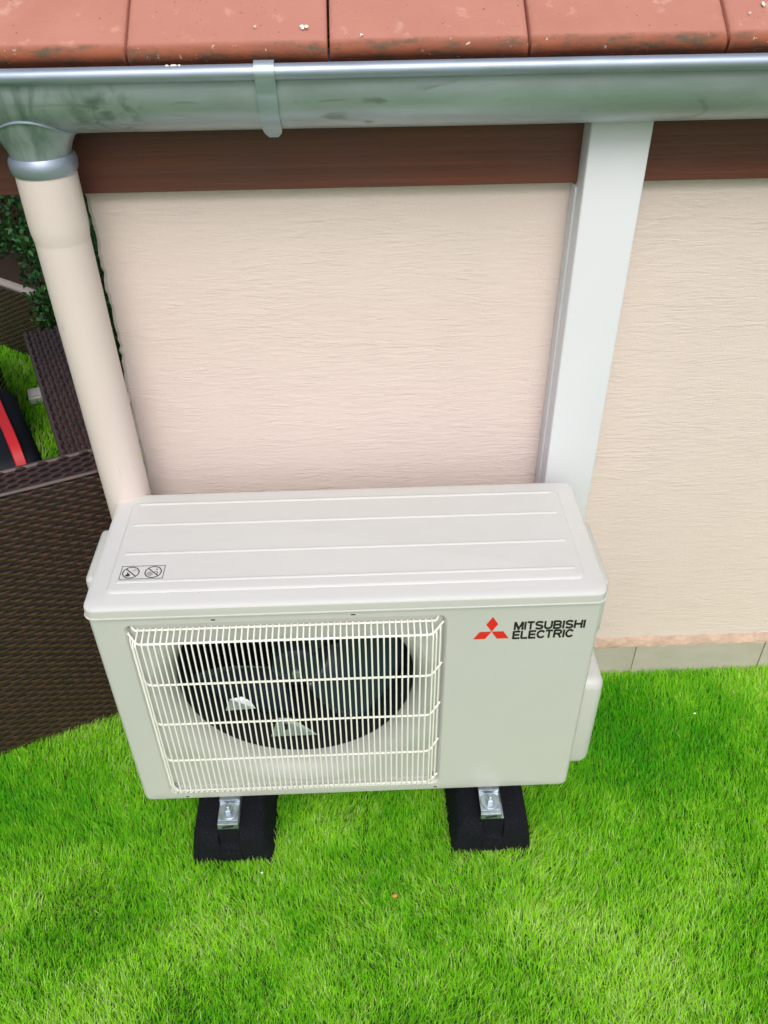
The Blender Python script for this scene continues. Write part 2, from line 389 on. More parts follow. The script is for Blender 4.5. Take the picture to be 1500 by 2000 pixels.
for r, z in ((.0400, -.090), (.0425, -.0885), (.0452, -.0935), (.0462, -.100), (.0455, -.107), (.0432, -.1125), (.041, -.1125)):
    lp.append([(PX+r*math.cos(a), r*math.sin(a), z) for a in np.linspace(0, 2*math.pi, 41)[:-1]])
new_obj('collar', loft_mesh('collar', lp), M['zinc_bead'], outlet)

# ------------------------------------------------------------------ downpipe
dp = new_obj('downpipe', None, label='round beige painted downpipe below the gutter outlet at the wall corner', cat='downpipe', loc=(PX, GY, 0))
def ring(r, z, dx=0): return [(dx+r*math.cos(a), r*math.sin(a), z) for a in np.linspace(0, 2*math.pi, 41)[:-1]]
new_obj('socket', loft_mesh('socket', [ring(.0415, 1.215), ring(.0418, 1.16), ring(.0418, 1.128), ring(.0414, 1.119), ring(.0398, 1.108), ring(.0392, 1.103)]), M['pipe'], dp)
new_obj('pipe', loft_mesh('pipe', [ring(.0392, 1.106), ring(.0390, .95, .0008), ring(.0391, .6, .0038), ring(.0390, -.05, .008)]), M['pipe'], dp)
# wall clip behind the pipe
box('pipe_clip', -.012, .019, .036, .094, .775, .792, M['pipe'], dp, .002)

# ------------------------------------------------------------------ trunking
tk = new_obj('cable_trunking', None, label='tall white plastic cable trunking fixed to the wall behind the outdoor unit', cat='trunking', loc=(.411, WY-.064, 0))
new_obj('cover', bm_mesh('cover', box_bm(-.0445, .0445, 0, .058, .32, 1.262, .0035, 3), True), M['white_pvc'], tk)
new_obj('base', bm_mesh('base', box_bm(-.0475, .0475, .0345, .0632, .315, 1.142, .001, 1)), M['white_pvc'], tk)

# ------------------------------------------------------------------ outdoor unit
Z0 = .135
ac = new_obj('air_conditioner', None, label='cream white outdoor air conditioning unit with round fan grille on rubber feet', cat='air conditioner', loc=(0, 0, 0))
def rr(y, x0, x1, z0, z1, r, n=5): return [(x, y, z) for x, z in rrect(x0, x1, z0, z1, r, n)]
X0, X1, ZT = -.400, .400, .634
# outer shell
oloops = [rr(y, X0+i, X1-i, Z0+i*.8, ZT, .012-i*.4) for y, i in ((0, .009), (.0012, .005), (.0045, .0015), (.010, 0), (.27, 0), (.279, .003))]
# recess
RX0, RX1, RZ0, RZ1 = -.349, .156, .158, .606
FC, FZ, FR, ZC = -.097, .409, .206, .549
def op(y, r):
    n_ = 96; return [(FC+r*math.cos(a), y, min(FZ+r*math.sin(a), ZC-.0*r)) for a in np.linspace(0, 2*math.pi, n_+1)[:-1]]
bm = bmesh.new()
def add_loops(lps):
    vs = [[bm.verts.new(p) for p in l] for l in lps]
    for a, b in zip(vs[:-1], vs[1:]):
        nn_ = len(a)
        for j in range(nn_): 
            try: bm.faces.new((a[j], a[(j+1) % nn_], b[(j+1) % nn_], b[j]))
            except ValueError: pass
    return vs
def fill(la, lb):
    es = []
    for l in (la, lb):
        for j in range(len(l)):
            e = bm.edges.get((l[j], l[(j+1) % len(l)])) or bm.edges.new((l[j], l[(j+1) % len(l)])); es.append(e)
    bmesh.ops.triangle_fill(bm, use_beauty=True, use_dissolve=False, edges=es)
ov = add_loops(oloops)
rv = add_loops([rr(y, RX0+i, RX1-i, RZ0+i, RZ1-i, .014-i*.5) for y, i in ((0, 0), (.0012, .001), (.003, .003), (.007, .0045), (.012, .006))])
fill(ov[0], rv[0])
bm.faces.new(ov[-1])
casing = new_obj('casing', bm_mesh('casing', bm, True), M['casing'], ac)
bm = bmesh.new()
# recess floor with bell mouth
fl0 = add_loops([rr(.012, RX0+.006, RX1-.006, RZ0+.006, RZ1-.006, .011)])
ovr = add_loops([op(.012, .240), op(.0125, .237), op(.018, .226), op(.03, .214), op(.05, FR), op(.14, FR)])
fill(fl0[0], ovr[0])
bmesh.ops.remove_doubles(bm, verts=bm.verts, dist=1e-6)
new_obj('bell_mouth', bm_mesh('bell_mouth', bm, True), M['casing'], casing)
# condenser behind the fan: real fins
bm = bmesh.new()
box_bm(-.38, .16, .215, .23, .16, .61, 0, bm=bm)
for i in range(86): 
    x = -.355+i*.006; box_bm(x, x+.0012, .2, .215, .165, .605, 0, bm=bm)
new_obj('condenser', bm_mesh('condenser', bm), M['fin'], ac)
box('inner_shroud', -.38, .17, .232, .236, .15, .62, M['dark'], ac)
# black liner inside the bell mouth
new_obj('fan_shroud', loft_mesh('fan_shroud', [op(.053, FR-.0015), op(.2, FR-.0015)]), M['dark'], ac)
# fan
fan = new_obj('fan', loft_mesh('fan_hub', [[(r*math.cos(a), y, r*math.sin(a)) for a in np.linspace(0, 2*math.pi, 33)[:-1]] for r, y in ((.004, -.018), (.03, -.016), (.044, -.008), (.048, .004), (.048, .05))], True, True, True), M['fan'], ac, loc=(FC, .085, FZ))
lp = []
for i, r in enumerate(np.linspace(.046, .188, 10)):
    t = i/9; half = .62+.10*t+.05*math.sin(t*3); row = []
    for s in np.linspace(-1, 1, 12):
        a = s*half + .35*t
        row.append((r*math.cos(a), .028*s*(1-.15*t)+.008*(1-s*s)+.016, r*math.sin(a)))
    lp.append(row)
Vb, Fb = loft(lp, False)
bme = mesh('fan_blade', Vb, Fb, True); bme.materials.append(M['fan'])
for k in range(3):
    o = new_obj('fan_blade', bme, None, fan); o.rotation_euler = (0, R(35+120*k), 0)
    md = o.modifiers.new('thickness', 'SOLIDIFY'); md.thickness = .003
new_obj('hub_nut', bm_mesh('hub_nut', box_bm(-.008, .008, -.026, -.017, -.008, .008, .003)), M['steel'], fan)
# pale plates added between the blades for unidentified pale shapes
bm = bmesh.new(); vs = [bm.verts.new(p) for p in ((-.158, .062, .236), (-.070, .062, .236), (-.080, .066, .244), (-.118, .075, .272), (-.142, .075, .274))]
bm.faces.new(vs); r = bmesh.ops.solidify(bm, geom=bm.faces[:], thickness=.002)
plate = new_obj('lower_plate', bm_mesh('lower_plate', bm), M['pale_plate'], ac)
new_obj('plate_hole', loft_mesh('plate_hole', [[(-.129+.0045*math.cos(a), .0685, .258+.006*math.sin(a)) for a in np.linspace(0, 6.2832, 15)[:-1]], [(-.129+.0045*math.cos(a), .064, .257+.006*math.sin(a)) for a in np.linspace(0, 6.2832, 15)[:-1]]], True, True, True), M['black'], plate)
bm = bmesh.new(); vs = [bm.verts.new(p) for p in ((-.233, .063, .315), (-.178, .063, .318), (-.186, .070, .330), (-.202, .075, .338), (-.224, .072, .336))]
bm.faces.new(vs); bmesh.ops.solidify(bm, geom=bm.faces[:], thickness=.002)
new_obj('upper_plate', bm_mesh('upper_plate', bm), M['pale_plate'], ac)
# grille of single wires
gr_ = new_obj('grille', None, None, ac)
GF, GB, GT, GBt = -.021, .009, .583, .168
wr = .00145
def bend(pts, rad=.006, n=3):
    out = [Vector(pts[0])]
    for a, b, c in zip(pts[:-2], pts[1:-1], pts[2:]):
        a, b, c = map(Vector, (a, b, c)); d1 = (a-b).normalized(); d2 = (c-b).normalized()
        p, q = b+d1*rad, b+d2*rad
        for t in np.linspace(0, 1, n+1): out.append((1-t)**2*p+2*t*(1-t)*b+t*t*q)
    out.append(Vector(pts[-1])); return out
vme = tube_mesh('vertical_wire', bend([(0, GB, GT+.006), (0, GF, GT+.001), (0, GF, GBt+.018), (0, -.002, GBt-.001)]), wr, 6); vme.materials.append(M['wire'])
nw = 49
for i in range(nw):
    o = new_obj('vertical_wire', vme, None, gr_); x = -.330+i*(.462/(nw-1)); o.location = (x, random.uniform(-.0003, .0003), 0)
# narrower side wires set further back on the bent returns
sme = tube_mesh('side_wire', bend([(0, .008, GT-.006), (0, .0, GT-.012), (0, .0, GBt+.016), (0, .008, GBt)]), wr, 6); sme.materials.append(M['wire'])
for x, dy in ((-.3375, -.011), (-.3435, 0), (.1385, -.011), (.1455, 0)):
    o = new_obj('side_wire', sme, None, gr_); o.location = (x, dy, 0)
hx0, hx1 = -.328, .131
for z in (GT-.001, .486, .385, .284):
    new_obj('horizontal_wire', tube_mesh('horizontal_wire', bend([(hx0-.018, .006, z+.002), (hx0, GF+.0026, z), (hx1, GF+.0026, z), (hx1+.019, .006, z+.004)], .008), .0019, 8), M['wire'], gr_)
new_obj('horizontal_wire', tube_mesh('horizontal_wire', bend([(hx0-.012, .011, GT+.0125), (hx0-.008, GB-.001, GT+.003), (hx1+.008, GB-.001, GT+.003), (hx1+.012, .011, GT+.0125)], .004), .0019, 8), M['wire'], gr_)
new_obj('horizontal_wire', tube_mesh('horizontal_wire', bend([(hx0-.018, .009, GBt+.012), (hx0-.004, -.003, GBt+.002), (hx1+.004, -.003, GBt+.002), (hx1+.022, .009, GBt+.012)], .006), .0019, 8), M['wire'], gr_)
# small clip slots and screws on the front panel
for x, z in ((-.208, .6125), (.0085, .6135), (-.318, .1455), (.1485, .1475)):
    sc_ = new_obj('clip_slot', bm_mesh('clip_slot', box_bm(x-.0035, x+.0035, -.0004, .002, z-.0011, z+.0011)), M['black'], casing)
    box('clip_tab', x+.0035, x+.0075, -.0009, .001, z-.0012, z+.0012, M['casing'], sc_)
for x, z in ((-.336, .170), (.1465, .176)):
    new_obj('screw', loft_mesh('screw', [[(x+r*math.cos(a), y, z+r*math.sin(a)) for a in np.linspace(0, 6.2832, 13)[:-1]] for r, y in ((.0045, .0115), (.0045, .008), (.003, .0065))], True, True, True), M['grey_print'], casing)
# lid
def lr(z, i, r): return [(x, y, z) for x, y in rrect(X0-.0045+i, X1+.0045-i, -.006+i, .287-i, r, 6)]
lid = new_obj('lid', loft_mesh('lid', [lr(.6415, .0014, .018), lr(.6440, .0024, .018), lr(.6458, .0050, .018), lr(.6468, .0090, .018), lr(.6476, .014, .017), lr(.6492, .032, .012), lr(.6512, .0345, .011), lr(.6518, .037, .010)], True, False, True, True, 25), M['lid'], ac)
new_obj('lid_rim', loft_mesh('lid_rim', [lr(.6248, .0050, .0165), lr(.6248, .0006, .018), lr(.6255, -.0006, .0190), lr(.6272, -.0006, .0190), lr(.6280, .0010, .0185), lr(.6405, .0012, .018), lr(.6417, .0014, .018)], True, False, False, True, 25), M['casing'], lid)
for y in (.050, .1165, .190, .247):
    hw = .0033
    P = [(-hw, 0), (-hw*.55, .0017), (0, .0021), (hw*.55, .0017), (hw, 0)]
    lp = [[(x, y+a, .6516+b*s) for a, b in P] for x, s in ((-.360, .02), (-.357, 1), (.357, 1), (.360, .02))]
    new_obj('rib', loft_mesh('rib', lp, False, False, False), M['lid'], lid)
# warning label printed on the lid
wl = new_obj('warning_label', None, None, lid)
LZ = .6521
def flat(name, polys, z, mt, parent, plane='z'):
    V_, F_ = [], []
    for p in polys:
        s = len(V_)
        V_ += [(x, y, z) if plane == 'z' else (x, z, y) for x, y in p]; F_.append(tuple(range(s, s+len(p))))
    return new_obj(name, mesh(name, V_, F_), mt, parent)
lx0, lx1, ly0, ly1 = -.357, -.288, .0555, .0865; t_ = .0011
flat('frame', [[(lx0, ly0), (lx1, ly0), (lx1, ly0+t_), (lx0, ly0+t_)], [(lx0, ly1-t_), (lx1, ly1-t_), (lx1, ly1), (lx0, ly1)], [(lx0, ly0+t_), (lx0+t_, ly0+t_), (lx0+t_, ly1-t_), (lx0, ly1-t_)], [(lx1-t_, ly0+t_), (lx1, ly0+t_), (lx1, ly1-t_), (lx1-t_, ly1-t_)]], LZ, M['black'], wl)
for cx in (-.3405, -.3055):
    cy = .071; rr_ = .0135; rin = rr_-.0017; N_ = 36
    polys = [[(cx+rin*math.cos(a), cy+rin*math.sin(a)), (cx+rr_*math.cos(a), cy+rr_*math.sin(a)), (cx+rr_*math.cos(b), cy+rr_*math.sin(b)), (cx+rin*math.cos(b), cy+rin*math.sin(b))] for a, b in ((2*math.pi*i/N_, 2*math.pi*(i+1)/N_) for i in range(N_))]
    a = R(135); d = (math.cos(a), math.sin(a)); p_ = (-d[1]*.0009, d[0]*.0009)
    sg = flat('prohibition_ring', polys, LZ, M['black'], wl)
    flat('slash', [[(cx+d[0]*rin+p_[0], cy+d[1]*rin+p_[1]), (cx+d[0]*rin-p_[0], cy+d[1]*rin-p_[1]), (cx-d[0]*rin-p_[0], cy-d[1]*rin-p_[1]), (cx-d[0]*rin+p_[0], cy-d[1]*rin+p_[1])]], LZ+.0001, M['black'], wl)
def poly_c(cx, cy, pts): return [[(cx+x*.001, cy+y*.001) for x, y in p] for p in pts]
flat('pictogram', poly_c(-.3405, .071, [[(-8, -8), (-2, -9), (0, -5), (-3, -2), (-7, -4)], [(-5, -3), (-3.5, -3), (-4, 1), (-6, 0)]]), LZ-.0001, M['black'], wl)
flat('pictogram', poly_c(-.3405, .071, [[(2, 3), (10, 4), (10, 5), (1, 5)], [(3, 6), (8, 6.5), (7, 7.5), (3, 7.5)]]), LZ-.0001, M['grey_print'], wl)
flat('pictogram', poly_c(-.3055, .071, [[(-9, -7), (-3, -9.5), (1, -5), (-2, 0), (-7, 2), (-10, -2)]]), LZ-.0001, M['grey_print'], wl)
flat('pictogram', poly_c(-.3055, .071, [[(1, 0), (7, 0), (7, 1), (1, 1)], [(6, -5), (7, -5), (7.2, 0), (6.2, 0)], [(3, 5), (7, 5), (7, 6), (3, 6)], [(4, 6), (5, 6), (5, 9), (4, 9)]]), LZ-.0001, M['black'], wl)
# emblem and lettering on the front
em = new_obj('emblem', None, None, ac)
ec = (.227, .5655); er = .0173
def rhomb(a):
    d = Vector((math.cos(a), math.sin(a))); q_ = Vector((-d.y, d.x)); L = .0328; h = L*math.tan(R(30))/2
    return [tuple(Vector(ec)+v) for v in (d*0, d*L/2-q_*h, d*L, d*L/2+q_*h)]
for a in (90, 210, 330):
    p = rhomb(R(a)); flat('diamond', [p[::-1]], -.0006, M['red'], em, 'y')
def arc(cx, cz, rx, rz, a0, a1, n_=8): return [(cx+rx*math.cos(R(a)), cz+rz*math.sin(R(a))) for a in np.linspace(a0, a1, n_)]
h_ = .12     # half stroke, letters one unit tall
GL = {'M': (1.1, [[(.09, 0), (.09, 1)], [(1.01, 0), (1.01, 1)], [(.12, .98), (.55, .12), (.98, .98)]]), 'I': (.2, [[(.1, 0), (.1, 1)]]),
      'T': (.86, [[(0, .92), (.86, .92)], [(.43, 0), (.43, .9)]]),
      'S': (.95, [arc(.5, .72, .38, .2, 20, 90, 5)+arc(.42, .72, .33, .2, 90, 270)+arc(.54, .28, .33, .2, 90, -90)+arc(.45, .28, .38, .2, 270, 200, 5)]),
      'U': (.98, [[(.09, 1), (.09, .4)]+arc(.49, .36, .4, .28, 180, 360, 10)+[(.89, .4), (.89, 1)]]),
      'B': (.98, [[(.09, 0), (.09, 1)], [(.1, .92), (.6, .92)]+arc(.6, .72, .25, .2, 80, -80)+[(.1, .52)], [(.1, .51), (.6, .51)]+arc(.62, .295, .27, .215, 80, -80)+[(.1, .08)]]),
      'H': (.98, [[(.09, 0), (.09, 1)], [(.89, 0), (.89, 1)], [(.1, .52), (.88, .52)]]), 'E': (.86, [[(.09, 0), (.09, 1)], [(.1, .92), (.86, .92)], [(.1, .51), (.8, .51)], [(.1, .08), (.86, .08)]]),
      'L': (.8, [[(.09, 0), (.09, 1)], [(.1, .08), (.8, .08)]]), 'C': (.9, [arc(.5, .5, .41, .42, 32, 328, 18)]),
      'R': (.98, [[(.09, 0), (.09, 1)], [(.1, .92), (.62, .92)]+arc(.62, .71, .27, .21, 80, -80)+[(.1, .5)], [(.55, .5), (.88, 0)]])}
def text(word, x0, x1, z0, z1):
    V_, F_ = [], []; cx = 0; k = 0
    for chx in word:
        w_, strokes = GL[chx]
        for st in strokes:
            st = [Vector(p) for p in st]; b0 = len(V_); n_ = len(st); k += 1
            for i_, p in enumerate(st):
                d1 = (st[i_]-st[i_-1]).normalized() if i_ else None; d2 = (st[i_+1]-st[i_]).normalized() if i_ < n_-1 else None
                d = (d1+d2).normalized() if d1 and d2 else (d1 or d2); q_ = Vector((-d.y, d.x)); ml = h_/max(.35, q_.dot(Vector((-(d2 or d1).y, (d2 or d1).x))))
                for sg in (-1, 1):
                    v = p+q_*ml*sg; V_.append((cx+v.x, -.0006-.00001*(k % 3), v.y))
            for i_ in range(n_-1): F_.append((b0+2*i_, b0+2*i_+1, b0+2*i_+3, b0+2*i_+2))
        cx += w_+.13
    cx -= .13
    V_ = [(x0+x/cx*(x1-x0), y, z0+z*(z1-z0)) for x, y, z in V_]
    return new_obj('lettering', mesh('lettering', V_, F_), M['black'], ac)
text('MITSUBISHI', .2625, .3755, .5672, .5855); text('ELECTRIC', .2615, .3585, .5468, .5650)
# side covers
box('handle_cover', X0-.024, X0+.002, .085, .215, .545, .628, M['casing'], ac, .010, 4)
box('service_cover', X1-.002, X1+.021, .045, .20, .50, .622, M['casing'], ac, .010, 4)
vc = new_obj('valve_cover', bm_mesh('valve_cover', box_bm(X1-.03, X1+.051, .042, .225, .136, .380, .022, 5), True), M['casing'], ac)
# feet of the unit: plate, rail clamp, washer and bolt
def foot(cx):
    f = new_obj('mounting_foot', bm_mesh('mounting_foot', box_bm(cx-.019, cx+.019, -.041, .02, .1225, .1255, .0008)), M['steel'], ac)
    new_obj('spacer', bm_mesh('spacer', box_bm(cx-.0195, cx+.0195, -.0035, .02, .1255, .134, .0008)), M['steel'], f)
    new_obj('clamp', bm_mesh('clamp', box_bm(cx-.0195, cx+.0195, -.048, -.041, .108, .1235, .0012)), M['steel'], f)
    s = new_obj('slot', bm_mesh('slot', box_bm(-.011, .011, -.0036, .0, -.0022, .0022)), M['dark'], f, loc=(cx, -.0455, .1165)); s.rotation_euler = (0, R(-12), 0)
    def disc(nm, r, z0, z1, nn_, ch=.0006): 
        return new_obj(nm, loft_mesh(nm, [[(cx+q*math.cos(a), -.022+q*math.sin(a), z) for a in np.linspace(0, 2*math.pi, nn_+1)[:-1]] for q, z in ((r, z0), (r, z1-ch), (r-ch, z1))], True, True, True, nn_ > 8), M['steel'], f)
    disc('washer', .0175, .1257, .1285, 32); disc('nut', .0085, .1287, .1375, 6, .001); disc('bolt', .005, .1377, .146, 16)
foot(-.2415); foot(.2505)
# ------------------------------------------------------------------ rubber feet
def rubber(cx, label):
    t = new_obj('rubber_block', None, label=label, cat='rubber foot', group='rubber blocks carrying the outdoor unit', loc=(cx, 0, 0))
    hb, ht, H, hc = .079, .062, .100, .021
    # trapezoid section with a channel along the top
    sec = [(-hb, 0), (-hb+.003, .03), (-ht-.006, H-.018), (-ht-.002, H-.008), (-ht+.004, H-.002), (-ht+.012, H), (-hc, H), (-hc, H-.03), (hc, H-.03), (hc, H), (ht-.012, H), (ht-.004, H-.002), (ht+.002, H-.008), (ht+.006, H-.018), (hb-.003, .03), (hb, 0)]
    def s(y, k, dz): return [(x*k, y, z*(1 if z < .05 else 1)-dz*(z/H)) for x, z in sec]
    me = loft_mesh('block', [s(-.0575, .90, .030), s(-.0565, .95, .020), s(-.053, .98, .010), s(-.047, .995, .004), s(-.038, 1, 0), s(.33, 1, 0), s(.342, .96, .012)], True, True, True, True, 35)
    new_obj('block', me, M['rubber'], t)
    new_obj('rail', bm_mesh('rail', box_bm(-.0195, .0195, -.046, .325, .071, .107, .001)), M['steel'], t)
    new_obj('rail_end', bm_mesh('rail_end', box_bm(-.0192, .0192, -.0500, -.0455, .0705, .1055)), M['rubber'], t)
    bm = box_bm(-.020, .020, -.0605, -.050, .018, .052, .002)
    new_obj('front_tab', bm_mesh('front_tab', bm), M['rubber'], t)
    return t
rubber(-.243, 'black rubber support block under the fan end of the unit'); rubber(.256, 'black rubber support block under the unit end with the lettering')

# ------------------------------------------------------------------ rattan furniture
def weave(W, H, s=.019, pitch=.0088, wd=.0078, amp=.0026, sub=4):
    """woven sheet in (u, n, v): returns verts, faces"""
    rows = int(H/pitch); nu = int(W/s*sub)+1; u = np.linspace(0, W, nu)
    V_, F_ = [], []; pitch = H/rows; b = 0
    for j in range(rows):
        v = (j+.5)*pitch; ph = math.pi*(j % 2)
        off = amp*np.cos(math.pi*u/s+ph); off = np.sign(off)*np.abs(off)**.7*amp**.3
        jt = rng.normal(0, .00025); sg = rng.normal(0, .0002, nu)
        for q, dn in ((-.5, -.0013), (0, .0006), (.5, -.0013)):
            V_.append(np.stack([u, off+dn, np.full(nu, v+q*wd+jt)+sg], 1))
        i = np.arange(nu-1)
        for r in (0, 1):
            a = b+r*nu+i; F_.append(np.stack([a, a+1, a+1+nu, a+nu], 1))
        b += 3*nu
    return np.concatenate(V_), np.concatenate(F_)
def np_mesh(name, V_, F_, smooth=True):
    me = bpy.data.meshes.new(name); k = F_.shape[1]
    me.vertices.add(len(V_)); me.vertices.foreach_set('co', np.ascontiguousarray(V_, np.float32).ravel())
    me.loops.add(F_.size); me.loops.foreach_set('vertex_index', np.ascontiguousarray(F_, np.int32).ravel())
    me.polygons.add(len(F_)); me.polygons.foreach_set('loop_start', np.arange(0, F_.size, k, dtype=np.int32))
    me.update(calc_edges=True)
    if smooth: me.polygons.foreach_set('use_smooth', np.ones(len(F_), bool))
    return me
def woven_panel(name, parent, L, T, H, loc, ang, z0=.03, sides=True):
    """a woven slab along local +X, thickness T towards +Y, its outer face at y=0"""
    p = new_obj(name, bm_mesh(name, box_bm(.003, L-.003, .004, T-.004, z0, H-.004)), M['rattan_gap'], parent, loc=loc, rotz=ang)
    Vs, Fs = [], []; b = 0
    def put(V_, F_):
        nonlocal b
        Vs.append(V_); Fs.append(F_+b); b += len(V_)
    V1, F1 = weave(L, H-z0); put(np.stack([V1[:, 0], -V1[:, 1]+.001, V1[:, 2]+z0], 1), F1)
    V1, F1 = weave(L, H-z0); put(np.stack([V1[:, 0], V1[:, 1]+T-.001, V1[:, 2]+z0], 1), F1)
    V1, F1 = weave(L, T, pitch=.0095, wd=.0085); put(np.stack([V1[:, 0], V1[:, 2], V1[:, 1]+H-.001], 1), F1)
    for x, sg in ((0, -1), (L, 1)):
        V1, F1 = weave(T, H-z0); put(np.stack([x+sg*(V1[:, 1]-.001), V1[:, 0], V1[:, 2]+z0], 1), F1)
    new_obj('weave', np_mesh('weave', np.concatenate(Vs), np.concatenate(Fs)), M['rattan'], p, kind='stuff')
    # wrapped edges
    for y in (.002, T-.002):
        new_obj('edge_strand', tube_mesh('edge_strand', [(x, y+random.uniform(-.0006, .0006), H-.002+random.uniform(-.0006, .0006)) for x in np.linspace(0, L, 24)], .0046, 6), M['rattan'], p)
    return p
CA = R(23.15)
ch = new_obj('rattan_armchair', None, label='dark brown rattan armchair with its back to the camera beside the downpipe', cat='armchair', loc=(-.430, .352, 0), rotz=CA)
CW, CD, CH, CT = .74, .645, .660, .076
woven_panel('backrest', ch, CW, CT, CH, (-CW, 0, 0), 0, .012)
woven_panel('armrest', ch, CD-CT-.002, CT, CH-.003, (0, CT+.001, 0), R(90), .012)        # right arm: runs away from the back
woven_panel('armrest', ch, CD-CT-.002, CT, CH-.003, (-CW+CT, CT+.001, 0), R(90), .012)
seat = box('seat', -CW+CT+.004, -CT-.004, CT+.004, CD-.02, .10, .30, M['rattan_gap'], ch)
V1, F1 = weave(CW-2*CT-.008, CD-CT-.03)
new_obj('weave', np_mesh('weave', np.stack([V1[:, 0]-CW+CT+.004, V1[:, 2]+CT+.006, V1[:, 1]+.301], 1), F1), M['rattan'], seat, kind='stuff')
for x, y in ((-CW+.03, .03), (-.03, .03), (-CW+.03, CD-.03), (-.03, CD-.03)):
    box('leg', x-.02, x+.02, y-.02, y+.02, 0, .02, M['rattan_gap'], ch)
# black bag with a red stripe lying on the seat
bag = new_obj('bag', None, label='black bag with a red stripe lying in the rattan armchair', cat='bag', loc=(-.885, .765, .302), rotz=R(28))
bm = box_bm(-.13, .13, -.20, .20, 0, .20, .05, 5)
for v in bm.verts: v.co.z += .012*math.sin(v.co.x*22)*math.cos(v.co.y*17); v.co.x += .008*math.sin(v.co.y*19)
new_obj('bag_body', bm_mesh('bag_body', bm, True), M['bag_black'], bag)
lp = []
for y, z in [(-.212, .04), (-.206, .12), (-.188, .178), (-.155, .208), (-.1, .212), (0, .209), (.1, .212), (.155, .208), (.188, .178), (.206, .12)]:
    lp.append([(.068, y, z), (.070, y*1.01, z+.004), (.090, y*1.01, z+.004), (.092, y, z)])
new_obj('red_stripe', loft_mesh('red_stripe', lp, True, True, True), M['bag_red'], bag)
new_obj('zip', tube_mesh('zip', [(.02, y, .211-.02*abs(y)*2) for y in np.linspace(-.17, .17, 12)], .005, 6), M['black'], bag)
# low rattan table beyond
tb = new_obj('rattan_table', None, label='low dark rattan side table beyond the armchair at the left edge', cat='table', loc=(-1.045, 1.33, 0), rotz=CA)
def woven_box(parent, L, D, H, topmat, trim):
    woven_panel('side', parent, L, .03, H, (-L, 0, 0), 0, .015)
    woven_panel('side', parent, L, .03, H, (-L, D-.03, 0), 0, .015)
    woven_panel('side', parent, D-.064, .03, H, (0, .032, 0), R(90), .015)
    woven_panel('side', parent, D-.064, .03, H, (-L+.03, .032, 0), R(90), .015)
    t = box('top', -L+.032, -.032, .032, D-.032, H-.02, H+.001, topmat, parent, .002)
    if trim is not None:
        for y in (.015,): box('top_edge', -L, .002, y-.018, y+.012, H+.004, H+.018, trim, parent, .003)
woven_box(tb, .55, .50, .36, M['top_wood'], None)
# low storage box in front of the hedge
sb = new_obj('rattan_storage_box', None, label='low brown rattan storage box with pale front edge before the hedge', cat='storage box', loc=(-1.13, 1.96, 0), rotz=R(-36))
woven_box(sb, 1.1, .30, .285, M['top_wood'], M['pale_trim'])
# white sun shade foot standing in the grass
wt = new_obj('white_block', None, label='small white plastic block on the grass beyond the armchair', cat='block', loc=(-1.105, 1.74, 0), rotz=R(20))
box('block_body', -.045, .045, -.035, .035, 0, .028, M['white_plastic'], wt, .006, 3); box('block_cap', -.038, .038, -.028, .028, .028, .033, M['white_plastic'], wt, .003, 2)

# ------------------------------------------------------------------ hedge
def leaves(n_, lo, hi, size, cols, seed):
    g_ = np.random.default_rng(seed)
    P = g_.uniform(lo, hi, (n_, 3))
    d = g_.normal(0, 1, (n_, 3)); d[:, 1] -= .5; d[:, 2] += .3; d /= np.linalg.norm(d, axis=1)[:, None]
    e = np.cross(d, g_.normal(0, 1, (n_, 3))); e /= np.linalg.norm(e, axis=1)[:, None]; nn_ = np.cross(d, e)
    s = size*g_.uniform(.6, 1.3, (n_, 1))
    V_ = np.stack([P, P+d*s*.45+e*s*.3+nn_*s*.06, P+d*s, P+d*s*.45-e*s*.3+nn_*s*.06], 1).reshape(-1, 3)
    F_ = np.arange(n_*4).reshape(-1, 4)
    me = np_mesh('foliage', V_, F_, False)
    c = np.array(cols)[g_.integers(0, len(cols), n_)]*g_.uniform(.6, 1.35, (n_, 1))
    at = me.color_attributes.new('tint', 'FLOAT_COLOR', 'POINT')
    at.data.foreach_set('color', np.concatenate([np.repeat(c, 4, 0), np.ones((n_*4, 1))], 1).astype(np.float32).ravel())
    return me
hcol = [(.018, .085, .018), (.03, .13, .03), (.02, .10, .045), (.05, .17, .035), (.012, .055, .012)]
hd = new_obj('hedge', None, label='clipped small-leaved green hedge behind the rattan furniture', cat='hedge', loc=(0, 0, 0))
core = np.random.default_rng(2)
new_obj('foliage', leaves(26000, (-2.6, 2.30, .05), (-.40, 2.62, 1.35), .026, hcol, 4), M['leaf'], hd, kind='stuff')
bm = bmesh.new()
for i in range(16):
    x = -2.5+i*.135; pts = [(x, 2.48, 0), (x+.03, 2.47, .4), (x-.02, 2.5, .8), (x+.02, 2.48, 1.25)]
    me_ = tube_mesh('t', pts, .008, 5); bm.from_mesh(me_); bpy.data.meshes.remove(me_)
new_obj('stems', bm_mesh('stems', bm), M['twig'], hd)
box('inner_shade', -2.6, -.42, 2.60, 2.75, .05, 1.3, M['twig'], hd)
sh = new_obj('shrub', None, label='small loose green shrub beside the storage box, seen left of the downpipe', cat='shrub', loc=(0, 0, 0))
new_obj('foliage', leaves(3400, (-1.085, 1.76, .02), (-.78, 1.93, .60), .022, hcol, 9), M['leaf'], sh, kind='stuff')
bm = bmesh.new()
for i in range(6):
    me_ = tube_mesh('t', [(-1.04+i*.04, 1.86, 0), (-1.06+i*.05, 1.86, .55)], .004, 5); bm.from_mesh(me_); bpy.data.meshes.remove(me_)
new_obj('stems', bm_mesh('stems', bm), M['twig'], sh)

